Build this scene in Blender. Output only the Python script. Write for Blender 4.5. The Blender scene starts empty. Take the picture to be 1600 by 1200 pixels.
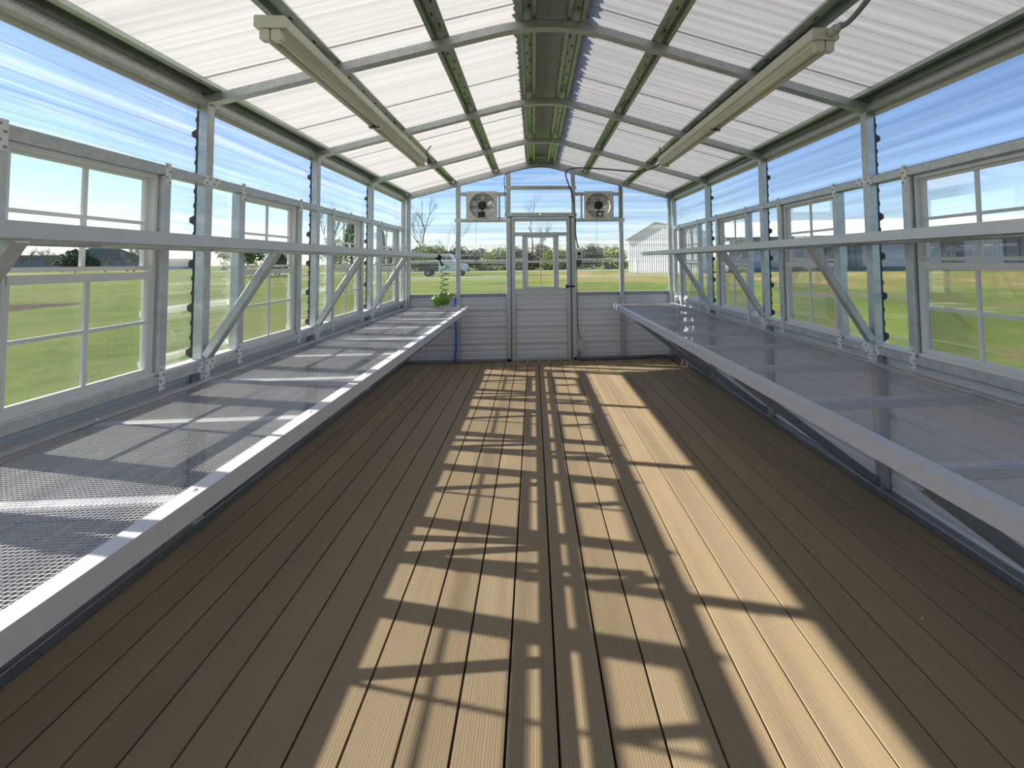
import bpy, math, random
import numpy as np
from mathutils import Vector, Matrix
random.seed(7)
S = bpy.context.scene
COL = S.collection

# ------------------------------------------------------------------ camera, sky, sun, exposure
F, PX, PY, YAW, PITCH, ROLL = 749.03, 885.04, 370.28, -0.0690, 0.0510, 0.0113
CAMPOS = (-0.106, 0.0, 1.2674)
def _rot():
    cy, sy = math.cos(YAW), math.sin(YAW); cp, sp = math.cos(PITCH), math.sin(PITCH); cr, sr = math.cos(ROLL), math.sin(ROLL)
    Y = np.array([[cy, sy, 0], [-sy, cy, 0], [0, 0, 1]]); P = np.array([[1, 0, 0], [0, cp, sp], [0, -sp, cp]])
    R = np.array([[cr, 0, -sr], [0, 1, 0], [sr, 0, cr]])
    return R @ P @ Y
_M = _rot()
cam = bpy.data.cameras.new('camera'); camo = bpy.data.objects.new('camera', cam); COL.objects.link(camo)
cam.sensor_fit = 'HORIZONTAL'; cam.sensor_width = 36; cam.lens = F * 36 / 1600
cam.shift_x = -(PX - 800) / 1600; cam.shift_y = (PY - 600) / 1600
cam.clip_start = 0.05; cam.clip_end = 2000
right, fwd, up = _M[0], _M[1], _M[2]
mw = Matrix(((right[0], up[0], -fwd[0], CAMPOS[0]), (right[1], up[1], -fwd[1], CAMPOS[1]), (right[2], up[2], -fwd[2], CAMPOS[2]), (0, 0, 0, 1)))
camo.matrix_world = mw
S.camera = camo
S.view_settings.view_transform = 'Standard'; S.view_settings.look = 'None'
S.view_settings.gamma = 1; S.view_settings.use_curve_mapping = False
S.view_settings.exposure = 0.62
try:
    S.cycles.transparent_max_bounces = 24; S.cycles.max_bounces = 10
    S.cycles.diffuse_bounces = 6; S.cycles.transmission_bounces = 8; S.cycles.sample_clamp_indirect = 6
except Exception: pass

SUN = Vector((-1.0, 0.30, 0.778)).normalized()     # direction towards the sun
w = bpy.data.worlds.new('sky'); S.world = w; w.use_nodes = True
nt = w.node_tree; nt.nodes.clear()
sky = nt.nodes.new('ShaderNodeTexSky'); sky.sky_type = 'NISHITA'; sky.sun_disc = False
sky.sun_elevation = math.asin(SUN.z); sky.sun_rotation = math.atan2(SUN.x, SUN.y)
sky.air_density = 1.0; sky.dust_density = 0.05; sky.ozone_density = 2.2; sky.altitude = 100
bg = nt.nodes.new('ShaderNodeBackground'); bg.inputs['Strength'].default_value = 0.112
out = nt.nodes.new('ShaderNodeOutputWorld')
mx = nt.nodes.new('ShaderNodeMix'); mx.data_type = 'RGBA'; mx.blend_type = 'MULTIPLY'; mx.inputs[0].default_value = 1
mx.inputs[7].default_value = (.95, .97, 1.10, 1); nt.links.new(sky.outputs[0], mx.inputs[6]); nt.links.new(mx.outputs[2], bg.inputs[0]); nt.links.new(bg.outputs[0], out.inputs[0])
sl = bpy.data.lights.new('sun', 'SUN'); sl.energy = 8.2; sl.angle = math.radians(0.6); sl.color = (1.0, 0.92, 0.78)
so = bpy.data.objects.new('sun', sl); COL.objects.link(so)
so.rotation_euler = (-SUN).to_track_quat('-Z', 'Y').to_euler(); so.location = SUN * 30

# ------------------------------------------------------------------ materials
class NT:
    def __init__(s, name):
        s.m = bpy.data.materials.new(name); s.m.use_nodes = True; s.t = s.m.node_tree; s.t.nodes.clear()
        s.out = s.n('ShaderNodeOutputMaterial')
    def n(s, typ, **kw):
        nd = s.t.nodes.new(typ)
        for k, v in kw.items():
            if k.startswith('_'): setattr(nd, k[1:], v)
            else: nd.inputs[k.replace('__', ' ')].default_value = v
        return nd
    def l(s, a, b): s.t.links.new(a, b)
    def ramp(s, fac, stops):
        r = s.n('ShaderNodeValToRGB'); e = r.color_ramp.elements
        while len(e) < len(stops): e.new(0.5)
        for i, (p, c) in enumerate(stops): e[i].position = p; e[i].color = (*c, 1) if len(c) == 3 else c
        s.l(fac, r.inputs[0]); return r.outputs[0]
    def obj(s, scale=(1, 1, 1)):
        tc = s.n('ShaderNodeTexCoord'); mp = s.n('ShaderNodeMapping'); mp.inputs['Scale'].default_value = scale
        s.l(tc.outputs['Object'], mp.inputs[0]); return mp.outputs[0]
    def noise(s, vec, scale=5, detail=4, rough=.5):
        nz = s.n('ShaderNodeTexNoise', Scale=scale, Detail=detail, Roughness=rough); s.l(vec, nz.inputs['Vector']); return nz.outputs['Fac']
    def math(s, op, a, b=None, c=None):
        nd = s.n('ShaderNodeMath', _operation=op)
        for i, v in enumerate((a, b, c)):
            if v is None: continue
            if isinstance(v, (int, float)): nd.inputs[i].default_value = v
            else: s.l(v, nd.inputs[i])
        return nd.outputs[0]
MATS = {}
def plain(name, col, rough=.5, metal=0.0, var=0.12, scale=8, stretch=(1, 1, 1), bump=0.0):
    k = NT(name); b = k.n('ShaderNodeBsdfPrincipled', Roughness=rough, Metallic=metal)
    f = k.noise(k.obj(stretch), scale, 5, .6)
    c0 = tuple(max(0, c * (1 - var)) for c in col); c1 = tuple(min(1, c * (1 + var)) for c in col)
    k.l(k.ramp(f, [(.3, c0), (.7, c1)]), b.inputs['Base Color'])
    if bump:
        bp = k.n('ShaderNodeBump', Strength=bump, Distance=.01); k.l(f, bp.inputs['Height']); k.l(bp.outputs[0], b.inputs['Normal'])
    k.l(b.outputs[0], k.out.inputs[0]); MATS[name] = k.m; return k.m
def galv(name, col, rough, metal):
    k = NT(name); b = k.n('ShaderNodeBsdfPrincipled', Metallic=metal)
    v = k.obj(); f = k.noise(v, 22, 4, .65)
    vo = k.n('ShaderNodeTexVoronoi', Scale=60); k.l(v, vo.inputs['Vector'])
    mix = k.math('MULTIPLY_ADD', vo.outputs['Distance'], .25, f)
    k.l(k.ramp(mix, [(.3, tuple(c * .82 for c in col)), (.8, tuple(min(1, c * 1.15) for c in col))]), b.inputs['Base Color'])
    k.l(k.math('MULTIPLY_ADD', f, .2, rough - .1), b.inputs['Roughness'])
    k.l(b.outputs[0], k.out.inputs[0]); MATS[name] = k.m; return k.m
galv('galvanized', (.50, .525, .54), .42, .8)
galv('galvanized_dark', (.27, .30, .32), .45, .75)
plain('bar_metal', (.72, .73, .75), .42, .45, .04, 30)
plain('rim_metal', (.62, .63, .66), .48, .45, .04, 30)
plain('bracket_metal', (.74, .75, .76), .42, .35, .05, 40)
plain('mesh_metal', (.50, .50, .51), .45, .5, .08, 20)
galv('purlin_metal', (.40, .45, .40), .34, .85)
plain('white_vinyl', (.70, .70, .68), .35, 0, .03)
plain('fixture_white', (.66, .64, .57), .4, 0, .04)
plain('siding', (.66, .68, .71), .35, .0, .03, 4)
plain('cap_metal', (.32, .34, .33), .5, .3, .08)
plain('black_plastic', (.012, .013, .016), .4, 0, .1)
plain('rubber', (.05, .05, .052), .6, 0, .1)
plain('grey_plastic', (.50, .51, .52), .45, 0, .04)
plain('conduit_grey', (.20, .20, .21), .5, 0, .05)
plain('light_grey_box', (.62, .63, .62), .45, 0, .04)
plain('fan_plate', (.72, .72, .70), .45, .1, .06, 12)
plain('fan_inner', (.42, .40, .37), .5, .2, .1, 20)
plain('hose_green', (.17, .31, .04), .3, 0, .06)
plain('pipe_blue', (.01, .12, .55), .35, 0, .05)
plain('brass', (.62, .50, .34), .35, .8, .1)
plain('dark_gap', (.02, .017, .014), .9, 0, .1)
plain('screw', (.35, .36, .37), .35, .9, .1)
plain('chalk', (.8, .79, .75), .8, 0, .05)
def clear_panel(name, axis):
    # ribbed clear polycarbonate: streaks mix scratches and painted reflections; rib haze stands in for refraction
    k = NT(name); tc = k.n('ShaderNodeTexCoord'); sp = k.n('ShaderNodeSeparateXYZ'); k.l(tc.outputs['Object'], sp.inputs[0])
    z = sp.outputs['Z']
    ph = k.math('FRACT', k.math('DIVIDE', k.math('ADD', z, -.204 + .10725 + 2.145), .2145))
    d = k.math('ABSOLUTE', k.math('SUBTRACT', ph, .5))                     # 0 on the rib
    rib = k.n('ShaderNodeMapRange', _clamp=True); k.l(d, rib.inputs['Value'])
    rib.inputs['From Min'].default_value = .14; rib.inputs['From Max'].default_value = .09
    rib.inputs['To Min'].default_value = 0; rib.inputs['To Max'].default_value = 1
    st = (1.3, 1.3, 60); f = k.noise(k.obj(st), 1.0, 5, .65); f2 = k.noise(k.obj((.35, .35, 22)), 1.0, 2, .45)
    streak = k.n('ShaderNodeMapRange', _clamp=True); k.l(f, streak.inputs['Value'])
    streak.inputs['From Min'].default_value = .52; streak.inputs['From Max'].default_value = .72
    haze = k.math('ADD', k.math('MULTIPLY', rib.outputs[0], .16), k.math('ADD', k.math('MULTIPLY', streak.outputs[0], .26), .045))
    tr = k.n('ShaderNodeBsdfTransparent'); tr.inputs[0].default_value = (.90, .92, .93, 1)
    col = k.ramp(f2, [(.30, (.66, .70, .74)), (.60, (.97, .975, .98))]); k.l(col, tr.inputs[0])  # banded tint stands in for caustic ripples in the sun on the deck
    tl = k.n('ShaderNodeBsdfTranslucent'); tl.inputs[0].default_value = (.85, .87, .9, 1)
    df = k.n('ShaderNodeBsdfDiffuse'); df.inputs[0].default_value = (.8, .82, .84, 1)
    hz = k.n('ShaderNodeMixShader'); hz.inputs[0].default_value = .45; k.l(tl.outputs[0], hz.inputs[1]); k.l(df.outputs[0], hz.inputs[2])
    m1 = k.n('ShaderNodeMixShader'); k.l(haze, m1.inputs[0]); k.l(tr.outputs[0], m1.inputs[1]); k.l(hz.outputs[0], m1.inputs[2])
    gl = k.n('ShaderNodeBsdfGlossy', Roughness=.12); gl.inputs[0].default_value = (.9, .93, .95, 1)
    fr = k.n('ShaderNodeFresnel', IOR=1.28); fc = k.math('MINIMUM', k.math('MULTIPLY', fr.outputs[0], .55), .2)
    m2 = k.n('ShaderNodeMixShader'); k.l(fc, m2.inputs[0]); k.l(m1.outputs[0], m2.inputs[1]); k.l(gl.outputs[0], m2.inputs[2])
    k.l(m2.outputs[0], k.out.inputs[0]); MATS[name] = k.m
clear_panel('clear_panel', 'Z')
def glass():
    k = NT('glass'); tr = k.n('ShaderNodeBsdfTransparent'); tr.inputs[0].default_value = (.94, .96, .955, 1)
    gl = k.n('ShaderNodeBsdfGlossy', Roughness=.02); fr = k.n('ShaderNodeFresnel', IOR=1.35)
    fc = k.math('MINIMUM', fr.outputs[0], .4)
    m = k.n('ShaderNodeMixShader'); k.l(fc, m.inputs[0]); k.l(tr.outputs[0], m.inputs[1]); k.l(gl.outputs[0], m.inputs[2])
    k.l(m.outputs[0], k.out.inputs[0]); MATS['glass'] = k.m
    k = NT('insect_screen'); tr = k.n('ShaderNodeBsdfTransparent'); tr.inputs[0].default_value = (1, 1, 1, 1)
    df = k.n('ShaderNodeBsdfDiffuse'); df.inputs[0].default_value = (.25, .26, .27, 1)
    m = k.n('ShaderNodeMixShader'); m.inputs[0].default_value = .26; k.l(tr.outputs[0], m.inputs[1]); k.l(df.outputs[0], m.inputs[2])
    k.l(m.outputs[0], k.out.inputs[0]); MATS['insect_screen'] = k.m
glass()
def roofmat():
    k = NT('white_translucent'); f = k.noise(k.obj((.4, 26, .4)), 1, 4, .6)
    tl = k.n('ShaderNodeBsdfTranslucent'); df = k.n('ShaderNodeBsdfDiffuse')
    k.l(k.ramp(f, [(.3, (.36, .352, .348)), (.7, (.455, .45, .452))]), tl.inputs[0]); df.inputs[0].default_value = (.70, .70, .70, 1)
    m = k.n('ShaderNodeMixShader'); m.inputs[0].default_value = .42; k.l(tl.outputs[0], m.inputs[1]); k.l(df.outputs[0], m.inputs[2])
    k.l(m.outputs[0], k.out.inputs[0]); MATS['white_translucent'] = k.m
roofmat()
def deckmat():
    k = NT('composite_deck'); b = k.n('ShaderNodeBsdfPrincipled', Roughness=.62)
    b.inputs['Specular IOR Level'].default_value = .35
    tc = k.n('ShaderNodeTexCoord'); sp = k.n('ShaderNodeSeparateXYZ'); k.l(tc.outputs['Object'], sp.inputs[0])
    bi = k.math('FLOOR', k.math('DIVIDE', k.math('ADD', sp.outputs['X'], .049 + 14.05), .1405))
    wn = k.n('ShaderNodeTexWhiteNoise', _noise_dimensions='1D'); k.l(bi, wn.inputs['W'])
    off = k.math('MULTIPLY', wn.outputs['Value'], 37.0)
    cx = k.n('ShaderNodeCombineXYZ'); k.l(sp.outputs['X'], cx.inputs[0]); k.l(k.math('ADD', sp.outputs['Y'], off), cx.inputs[1]); k.l(off, cx.inputs[2])
    def mp(sc):
        m = k.n('ShaderNodeMapping'); m.inputs['Scale'].default_value = sc; k.l(cx.outputs[0], m.inputs[0]); return m.outputs[0]
    wv = k.n('ShaderNodeTexWave', Scale=1.0, Distortion=5.0, Detail=2.5); wv.bands_direction = 'X'
    wv.inputs['Detail Scale'].default_value = .7
    k.l(mp((38, 1.3, 1)), wv.inputs['Vector'])
    fine = k.noise(mp((260, 5, 1)), 1, 3, .6); big = k.noise(mp((3, .8, 1)), 1, 3, .5)
    grain = k.math('ADD', k.math('MULTIPLY', wv.outputs['Fac'], .45), k.math('MULTIPLY', fine, .55))
    tone = k.math('ADD', k.math('MULTIPLY', grain, .5), k.math('ADD', k.math('MULTIPLY', big, .3), k.math('MULTIPLY', wn.outputs['Value'], .2)))
    k.l(k.ramp(tone, [(.25, (.205, .154, .094)), (.55, (.285, .220, .138)), (.8, (.34, .268, .172))]), b.inputs['Base Color'])
    bp = k.n('ShaderNodeBump', Strength=.35, Distance=.002); k.l(grain, bp.inputs['Height']); k.l(bp.outputs[0], b.inputs['Normal'])
    k.l(b.outputs[0], k.out.inputs[0]); MATS['composite_deck'] = k.m
deckmat()
def groundmat():
    k = NT('field'); b = k.n('ShaderNodeBsdfPrincipled', Roughness=.95); b.inputs['Specular IOR Level'].default_value = .1
    tc = k.n('ShaderNodeTexCoord'); sp = k.n('ShaderNodeSeparateXYZ'); k.l(tc.outputs['Object'], sp.inputs[0])
    X, Y = sp.outputs['X'], sp.outputs['Y']
    v = k.obj(); n1 = k.noise(v, .22, 6, .6); n2 = k.noise(v, 2.2, 6, .7); n3 = k.noise(v, 14, 5, .75)
    g = k.math('ADD', k.math('MULTIPLY', n1, .45), k.math('ADD', k.math('MULTIPLY', n2, .3), k.math('MULTIPLY', n3, .25)))
    grass = k.ramp(g, [(.36, (.075, .115, .02)), (.47, (.125, .175, .032)), (.56, (.18, .21, .05)), (.66, (.25, .235, .095))])
    dirt = k.ramp(k.noise(v, .8, 6, .7), [(.35, (.28, .16, .08)), (.65, (.48, .32, .17))])
    d = k.math('ADD', k.math('MULTIPLY', Y, .8), k.math('MULTIPLY', X, .6))
    d = k.math('ADD', d, k.math('MULTIPLY', k.math('SUBTRACT', n1, .5), 22))
    def mr(x, a, bb):
        m = k.n('ShaderNodeMapRange', _clamp=True); k.l(x, m.inputs['Value']); m.inputs['From Min'].default_value = a; m.inputs['From Max'].default_value = bb; return m.outputs[0]
    band = k.math('MULTIPLY', k.math('MULTIPLY', mr(d, 31, 35), mr(d, 66, 60)), mr(k.math('ADD', X, k.math('MULTIPLY', n1, 6)), 1, 5))
    patch = mr(k.math('ADD', n1, k.math('MULTIPLY', n2, .35)), .56, .66)
    band = k.math('MULTIPLY', band, k.math('SUBTRACT', 1.0, k.math('MULTIPLY', patch, .8)))
    # a mulch strip out on the left
    wob = k.math('MULTIPLY', k.math('SUBTRACT', n2, .5), 2.2)
    Xw = k.math('ADD', X, wob)
    s1 = k.math('MULTIPLY', mr(Xw, -23.2, -22.7), mr(Xw, -19.3, -19.8)); s2 = k.math('MULTIPLY', mr(Y, 8, 9), mr(k.math('ADD', Y, wob), 24, 22.5))
    m0 = k.n('ShaderNodeMix', _data_type='RGBA'); k.l(k.math('MULTIPLY', s1, s2), m0.inputs[0]); k.l(grass, m0.inputs[6]); m0.inputs[7].default_value = (.07, .055, .045, 1)
    bare = k.math('MULTIPLY', mr(n1, .55, .62), .55)
    m1 = k.n('ShaderNodeMix', _data_type='RGBA'); k.l(bare, m1.inputs[0]); k.l(m0.outputs[2], m1.inputs[6]); m1.inputs[7].default_value = (.19, .145, .08, 1)
    m2 = k.n('ShaderNodeMix', _data_type='RGBA'); k.l(band, m2.inputs[0]); k.l(m1.outputs[2], m2.inputs[6]); k.l(dirt, m2.inputs[7])
    k.l(m2.outputs[2], b.inputs['Base Color'])
    bp = k.n('ShaderNodeBump', Strength=.7, Distance=.08); k.l(k.math('ADD', n3, n2), bp.inputs['Height']); k.l(bp.outputs[0], b.inputs['Normal'])
    k.l(b.outputs[0], k.out.inputs[0]); MATS['field'] = k.m
groundmat()
plain('bark', (.20, .17, .15), .9, 0, .25)
plain('leaf_green', (.13, .20, .05), .8, 0, .35, 1.5)
plain('leaf_spring', (.28, .34, .10), .8, 0, .3, 1.5)
plain('leaf_dark', (.05, .085, .035), .8, 0, .3, 1.5)
plain('twig_grey', (.26, .24, .20), .9, 0, .25, 1.5)
plain('barn_white', (.80, .81, .83), .5, 0, .03, 2)
plain('barn_lavender', (.42, .42, .50), .6, 0, .05, .5)
plain('barn_door', (.17, .17, .22), .6, 0, .06, .5)
plain('roof_bright', (.88, .88, .88), .5, 0, .02, 1)
plain('shed_wall', (.26, .27, .29), .7, 0, .1, .3)
plain('shed_grey', (.14, .17, .20), .7, 0, .1, .3)
plain('truck_white', (.78, .79, .80), .3, 0, .02)
plain('truck_dark', (.06, .08, .09), .5, 0, .1)
plain('car_glass', (.10, .13, .15), .1, 0, .1)
plain('asphalt', (.30, .29, .27), .9, 0, .1)

# ------------------------------------------------------------------ mesh builder
class MB:
    def __init__(s): s.v = []; s.f = []; s.mi = []; s.cur = 0
    def quad(s, pts):
        i = len(s.v); s.v += [tuple(p) for p in pts]; s.f.append(tuple(range(i, i + len(pts)))); s.mi.append(s.cur)
    def box(s, a, b):
        x0, y0, z0 = [min(a[i], b[i]) for i in range(3)]; x1, y1, z1 = [max(a[i], b[i]) for i in range(3)]
        i = len(s.v)
        s.v += [(x0, y0, z0), (x1, y0, z0), (x1, y1, z0), (x0, y1, z0), (x0, y0, z1), (x1, y0, z1), (x1, y1, z1), (x0, y1, z1)]
        for q in ((3, 2, 1, 0), (4, 5, 6, 7), (0, 1, 5, 4), (1, 2, 6, 5), (2, 3, 7, 6), (3, 0, 4, 7)):
            s.f.append(tuple(i + j for j in q)); s.mi.append(s.cur)
        return s
    def loft(s, rings, cap=True, closed=True):
        i = len(s.v); n = len(rings[0])
        for r in rings: s.v += [tuple(p) for p in r]
        for k in range(len(rings) - 1):
            for j in range(n if closed else n - 1):
                a = i + k * n + j; b = i + k * n + (j + 1) % n
                s.f.append((a, b, b + n, a + n)); s.mi.append(s.cur)
        if cap and closed:
            s.f.append(tuple(i + j for j in reversed(range(n)))); s.mi.append(s.cur)
            s.f.append(tuple(i + (len(rings) - 1) * n + j for j in range(n))); s.mi.append(s.cur)
        return s
    def beam(s, p0, p1, w, h, upv=(0, 0, 1), c=.005):
        p0 = Vector(p0); p1 = Vector(p1); d = (p1 - p0).normalized(); u = Vector(upv); u = (u - d * u.dot(d)).normalized(); r = d.cross(u)
        a, b = w / 2, h / 2; prof = [(a - c, -b), (a, -b + c), (a, b - c), (a - c, b), (-a + c, b), (-a, b - c), (-a, -b + c), (-a + c, -b)]
        s.loft([[p + r * x + u * y for x, y in prof] for p in (p0, p1)]); return s
    def tube(s, path, r, n=8, cap=True):
        P = [Vector(p) for p in path]; rings = []; u = None
        rr = r if isinstance(r, (list, tuple)) else [r] * len(P)
        for i, p in enumerate(P):
            d = (P[min(i + 1, len(P) - 1)] - P[max(i - 1, 0)]).normalized()
            if u is None: u = d.orthogonal().normalized()
            u = (u - d * u.dot(d)).normalized(); q = d.cross(u)
            rings.append([p + (u * math.cos(2 * math.pi * k / n) + q * math.sin(2 * math.pi * k / n)) * rr[i] for k in range(n)])
        s.loft(rings, cap); return s
    def cyl(s, p0, p1, r, n=16, r1=None): return s.tube([p0, p1], [r, r if r1 is None else r1], n)
    def build(s, name, mats, parent=None, smooth=False, loc=None):
        me = bpy.data.meshes.new(name); v = s.v
        if loc is not None: v = [(a - loc[0], b - loc[1], c - loc[2]) for a, b, c in v]
        me.from_pydata(v, [], s.f); me.update()
        for m in (mats if isinstance(mats, (list, tuple)) else [mats]): me.materials.append(MATS[m])
        if max(s.mi, default=0): me.polygons.foreach_set('material_index', s.mi)
        if smooth: me.polygons.foreach_set('use_smooth', [True] * len(me.polygons))
        o = bpy.data.objects.new(name, me); COL.objects.link(o)
        if loc is not None: o.location = loc
        if parent is not None: o.parent = parent
        return o
def tag(o, label=None, cat=None, group=None, kind=None):
    if label: o['label'] = label
    if cat: o['category'] = cat
    if group: o['group'] = group
    if kind: o['kind'] = kind
    return o
def empty(name, loc=(0, 0, 0), rz=0):
    o = bpy.data.objects.new(name, None); COL.objects.link(o); o.location = loc; o.rotation_euler = (0, 0, rz); o.empty_display_size = .1; return o
def root(name, label, cat, group=None, kind=None, loc=(0, 0, 0), rz=0):
    return tag(empty(name, loc, rz), label, cat, group, kind)
def smooth_path(pts, n=6):
    P = [Vector(p) for p in pts]; out = []
    for i in range(len(P) - 1):
        p0, p1, p2, p3 = P[max(i - 1, 0)], P[i], P[i + 1], P[min(i + 2, len(P) - 1)]
        for k in range(n):
            t = k / n; out.append(.5 * ((2 * p1) + (-p0 + p2) * t + (2 * p0 - 5 * p1 + 4 * p2 - p3) * t * t + (-p0 + 3 * p1 - 3 * p2 + p3) * t ** 3))
    out.append(P[-1]); return out

# ------------------------------------------------------------------ dimensions
W = 1.715; T = .05; PO = 1.772                      # inner face, tube, panel plane
YB = 6.19; Y0 = -1.215; BAY = 1.22
POSTY = [2.495 + BAY * k for k in range(-3, 4)]     # -1.165 ... 6.155
WINY = [3.105 + BAY * k for k in range(-3, 3)]
RP, RZ = .2145, .204                                # rib period and phase
EZ = 2.065; SL = .273
def rbot(x):                                        # underside of a rafter
    a = abs(x)
    if a >= .30: return EZ + SL * (1.74 - a)
    t = a / .30; z30 = EZ + SL * 1.44
    return z30 + SL * .15 * (1 - t * t)
SKIN = .092
# ------------------------------------------------------------------ ribbed sheets
def rib_off(z):
    d = abs(((z - RZ + RP / 2) % RP) - RP / 2)
    o = .018 if d < .011 else max(0, .018 * (1 - (d - .011) / .013)) if d < .024 else 0
    if o: return o
    e = abs(d - .0715)
    return .004 if e < .007 else max(0, .004 * (1 - (e - .007) / .007))
def rib_zs(z0, z1):
    zs = {round(z0, 4), round(z1, 4)}; n0 = int((z0 - RZ) / RP) - 2
    for n in range(n0, n0 + int((z1 - z0) / RP) + 5):
        c = RZ + n * RP
        for d in (-.0855, -.0785, -.0645, -.0575, -.024, -.011, .011, .024, .0575, .0645, .0785, .0855):
            z = round(c + d, 4)
            if z0 < z < z1: zs.add(z)
    return sorted(zs)
def side_sheet(mb, sx, y0, y1, z0, z1):
    zs = rib_zs(z0, z1)
    mb.loft([[(sx * (PO + rib_off(z)), y, z) for z in zs] for y in (y0, y1)], cap=False, closed=False)
def back_sheet(mb, x0, x1, z0, z1, y=YB + T + .007):
    zs = rib_zs(z0, z1)
    rows = []
    for z in zs:
        lim = 9 if z < EZ + .03 else 1.76 - (z - EZ - .03) / SL
        rows.append([(max(x0, -lim), y + rib_off(z), z), (min(x1, lim), y + rib_off(z), z)])
    rows = [r for r in rows if r[1][0] - r[0][0] > .002]
    mb.loft(rows, cap=False, closed=False)

# ------------------------------------------------------------------ floor
def build_floor():
    mb = MB(); x = -.049 - .1405 * 12
    g = .0035; c = .001
    xs = [-.049 + .1405 * k for k in range(-12, 13)]
    edges = [-W - .05] + [x for x in xs if -1.72 < x < 1.72] + [W + .05]
    for a, b in zip(edges[:-1], edges[1:]):
        a2, b2 = a + g, b - g
        prof = [(a2, -.025), (b2, -.025), (b2, -c), (b2 - c, 0), (a2 + c, 0), (a2, -c)]
        mb.loft([[(px, y, pz) for px, pz in prof] for y in (Y0, YB + .05)])
    mb.cur = 1; mb.box((-W - .05, Y0, -.045), (W + .05, YB + .05, -.027))
    o = mb.build('floor', ['composite_deck', 'dark_gap'])
    tag(o, 'brown composite deck boards running the length of the greenhouse', 'floor', kind='structure')
    f = MB(); f.box((-W - .06, Y0 - .02, -.22), (-W - .02, YB + .07, -.046)); f.box((W + .02, Y0 - .02, -.22), (W + .06, YB + .07, -.046))
    for y in np.arange(Y0, YB + .1, .6): f.box((-W, y, -.2), (W, y + .04, -.046))
    f.box((-1.2, Y0, -.36), (-1.05, YB, -.2)); f.box((1.05, Y0, -.36), (1.2, YB, -.2))
    f.build('joist_frame', 'galvanized_dark', o)
build_floor()

# ------------------------------------------------------------------ side walls
def plate(mb, sx, y, z, wy, hz, screws):
    x = sx * W
    mb.cur = 0; mb.box((x, y - wy / 2, z - hz / 2), (x - sx * .0025, y + wy / 2, z + hz / 2))
    mb.cur = 1
    for dy, dz in screws:
        mb.tube([(x - sx * .0025, y + dy, z + dz), (x - sx * .0055, y + dy, z + dz), (x - sx * .0075, y + dy, z + dz)], [.0055, .005, .0018], 8)
def side_wall(sx, side):
    r = root('wall_' + side, {'left': 'left side wall of galvanized tube framing with clear ribbed sheets over white siding',
                              'right': 'right side wall of galvanized tube framing with clear ribbed sheets over white siding'}[side], 'wall', kind='structure')
    xc = sx * (W + T / 2)
    mb = MB(); side_sheet(mb, sx, Y0, YB + .03, -.02, .80); mb.build('siding_panel', 'siding', r)
    mb = MB(); mb.box((sx * (W + .01), Y0, .795), (sx * (PO + .004), YB + .03, .812)); mb.build('siding_trim', 'white_vinyl', r)
    mb = MB(); side_sheet(mb, sx, Y0, YB + .03, 1.665, 2.075); mb.build('clear_panel', 'clear_panel', r)
    ys = [Y0] + sum([[y - .30, y + .30] for y in WINY], []) + [YB + .03]
    for a, b in zip(ys[0::2], ys[1::2]):
        mb = MB(); side_sheet(mb, sx, a, b, .81, 1.67); mb.build('clear_panel', 'clear_panel', r)
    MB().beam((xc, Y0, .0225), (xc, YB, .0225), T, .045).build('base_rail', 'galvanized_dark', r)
    MB().beam((sx * 1.745, Y0, 2.083), (sx * 1.745, YB, 2.083), .045, .036).build('top_rail', 'galvanized', r)
    for y in POSTY:
        MB().beam((xc, y, .045), (xc, y, 2.07), T, T, (0, 1, 0)).build('post', 'galvanized', r)
    for i, y in enumerate(WINY):
        a, b = POSTY[i] + T / 2, POSTY[i + 1] - T / 2
        MB().beam((xc, a, 1.6875), (xc, b, 1.6875), T, T - .003).build('upper_girt', 'galvanized', r)
        MB().beam((xc, a, .775), (xc, b, .775), T, T - .003).build('lower_girt', 'galvanized', r)
        for s in (-1, 1):
            yc = y + s * .333
            MB().beam((xc, yc, .801), (xc, yc, 1.662), T, T, (0, 1, 0)).build('stud', 'galvanized', r)
    for p in POSTY[1:-1]:
        m = MB(); zs = rib_zs(.82, 2.04); y = p - T / 2
        m.loft([[(sx * (W + T - .004), y, z), (sx * (PO - .001 + rib_off(z) * 1.25), y, z), (sx * (PO - .001 + rib_off(z) * 1.25), y + .004, z), (sx * (W + T - .004), y + .004, z)] for z in zs])
        m.build('dark_panel_edge', 'rubber', r)  # dark band added for the sheet's overlap edge, which looks dark edge-on
    sc4 = [(-.008, .035), (.008, .012), (-.008, -.015), (.008, -.036)]
    for i, y in enumerate(WINY):
        for s in (-1, 1):
            yc = y + s * .333
            m = MB(); plate(m, sx, yc + s * 0, 1.672, .034, .098, sc4); m.build('bracket', ['bracket_metal', 'screw'], r)
            m = MB(); plate(m, sx, yc, .785, .034, .105, sc4); m.build('bracket', ['bracket_metal', 'screw'], r)
    for y in POSTY[1:-1]:
        m = MB(); plate(m, sx, y + .03, 1.6875, .085, .046, [(-.03, .012), (-.004, -.01), (.014, .013), (.032, -.012)])
        plate(m, sx, y - .035, 1.6875, .036, .046, [(-.008, .01), (.008, -.012)])
        m.build('bracket', ['bracket_metal', 'screw'], r)
        m = MB(); plate(m, sx, y + .035, .778, .08, .048, [(-.03, .012), (-.004, -.01), (.014, .013), (.03, -.012)])
        plate(m, sx, y + .012, .727, .036, .056, [(-.008, .012), (.008, -.012)])
        plate(m, sx, y - .037, .778, .03, .048, [(-.006, .01), (.007, -.012)])
        m.build('bracket', ['bracket_metal', 'screw'], r)
    return r
side_wall(-1, 'left'); side_wall(1, 'right')

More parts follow.
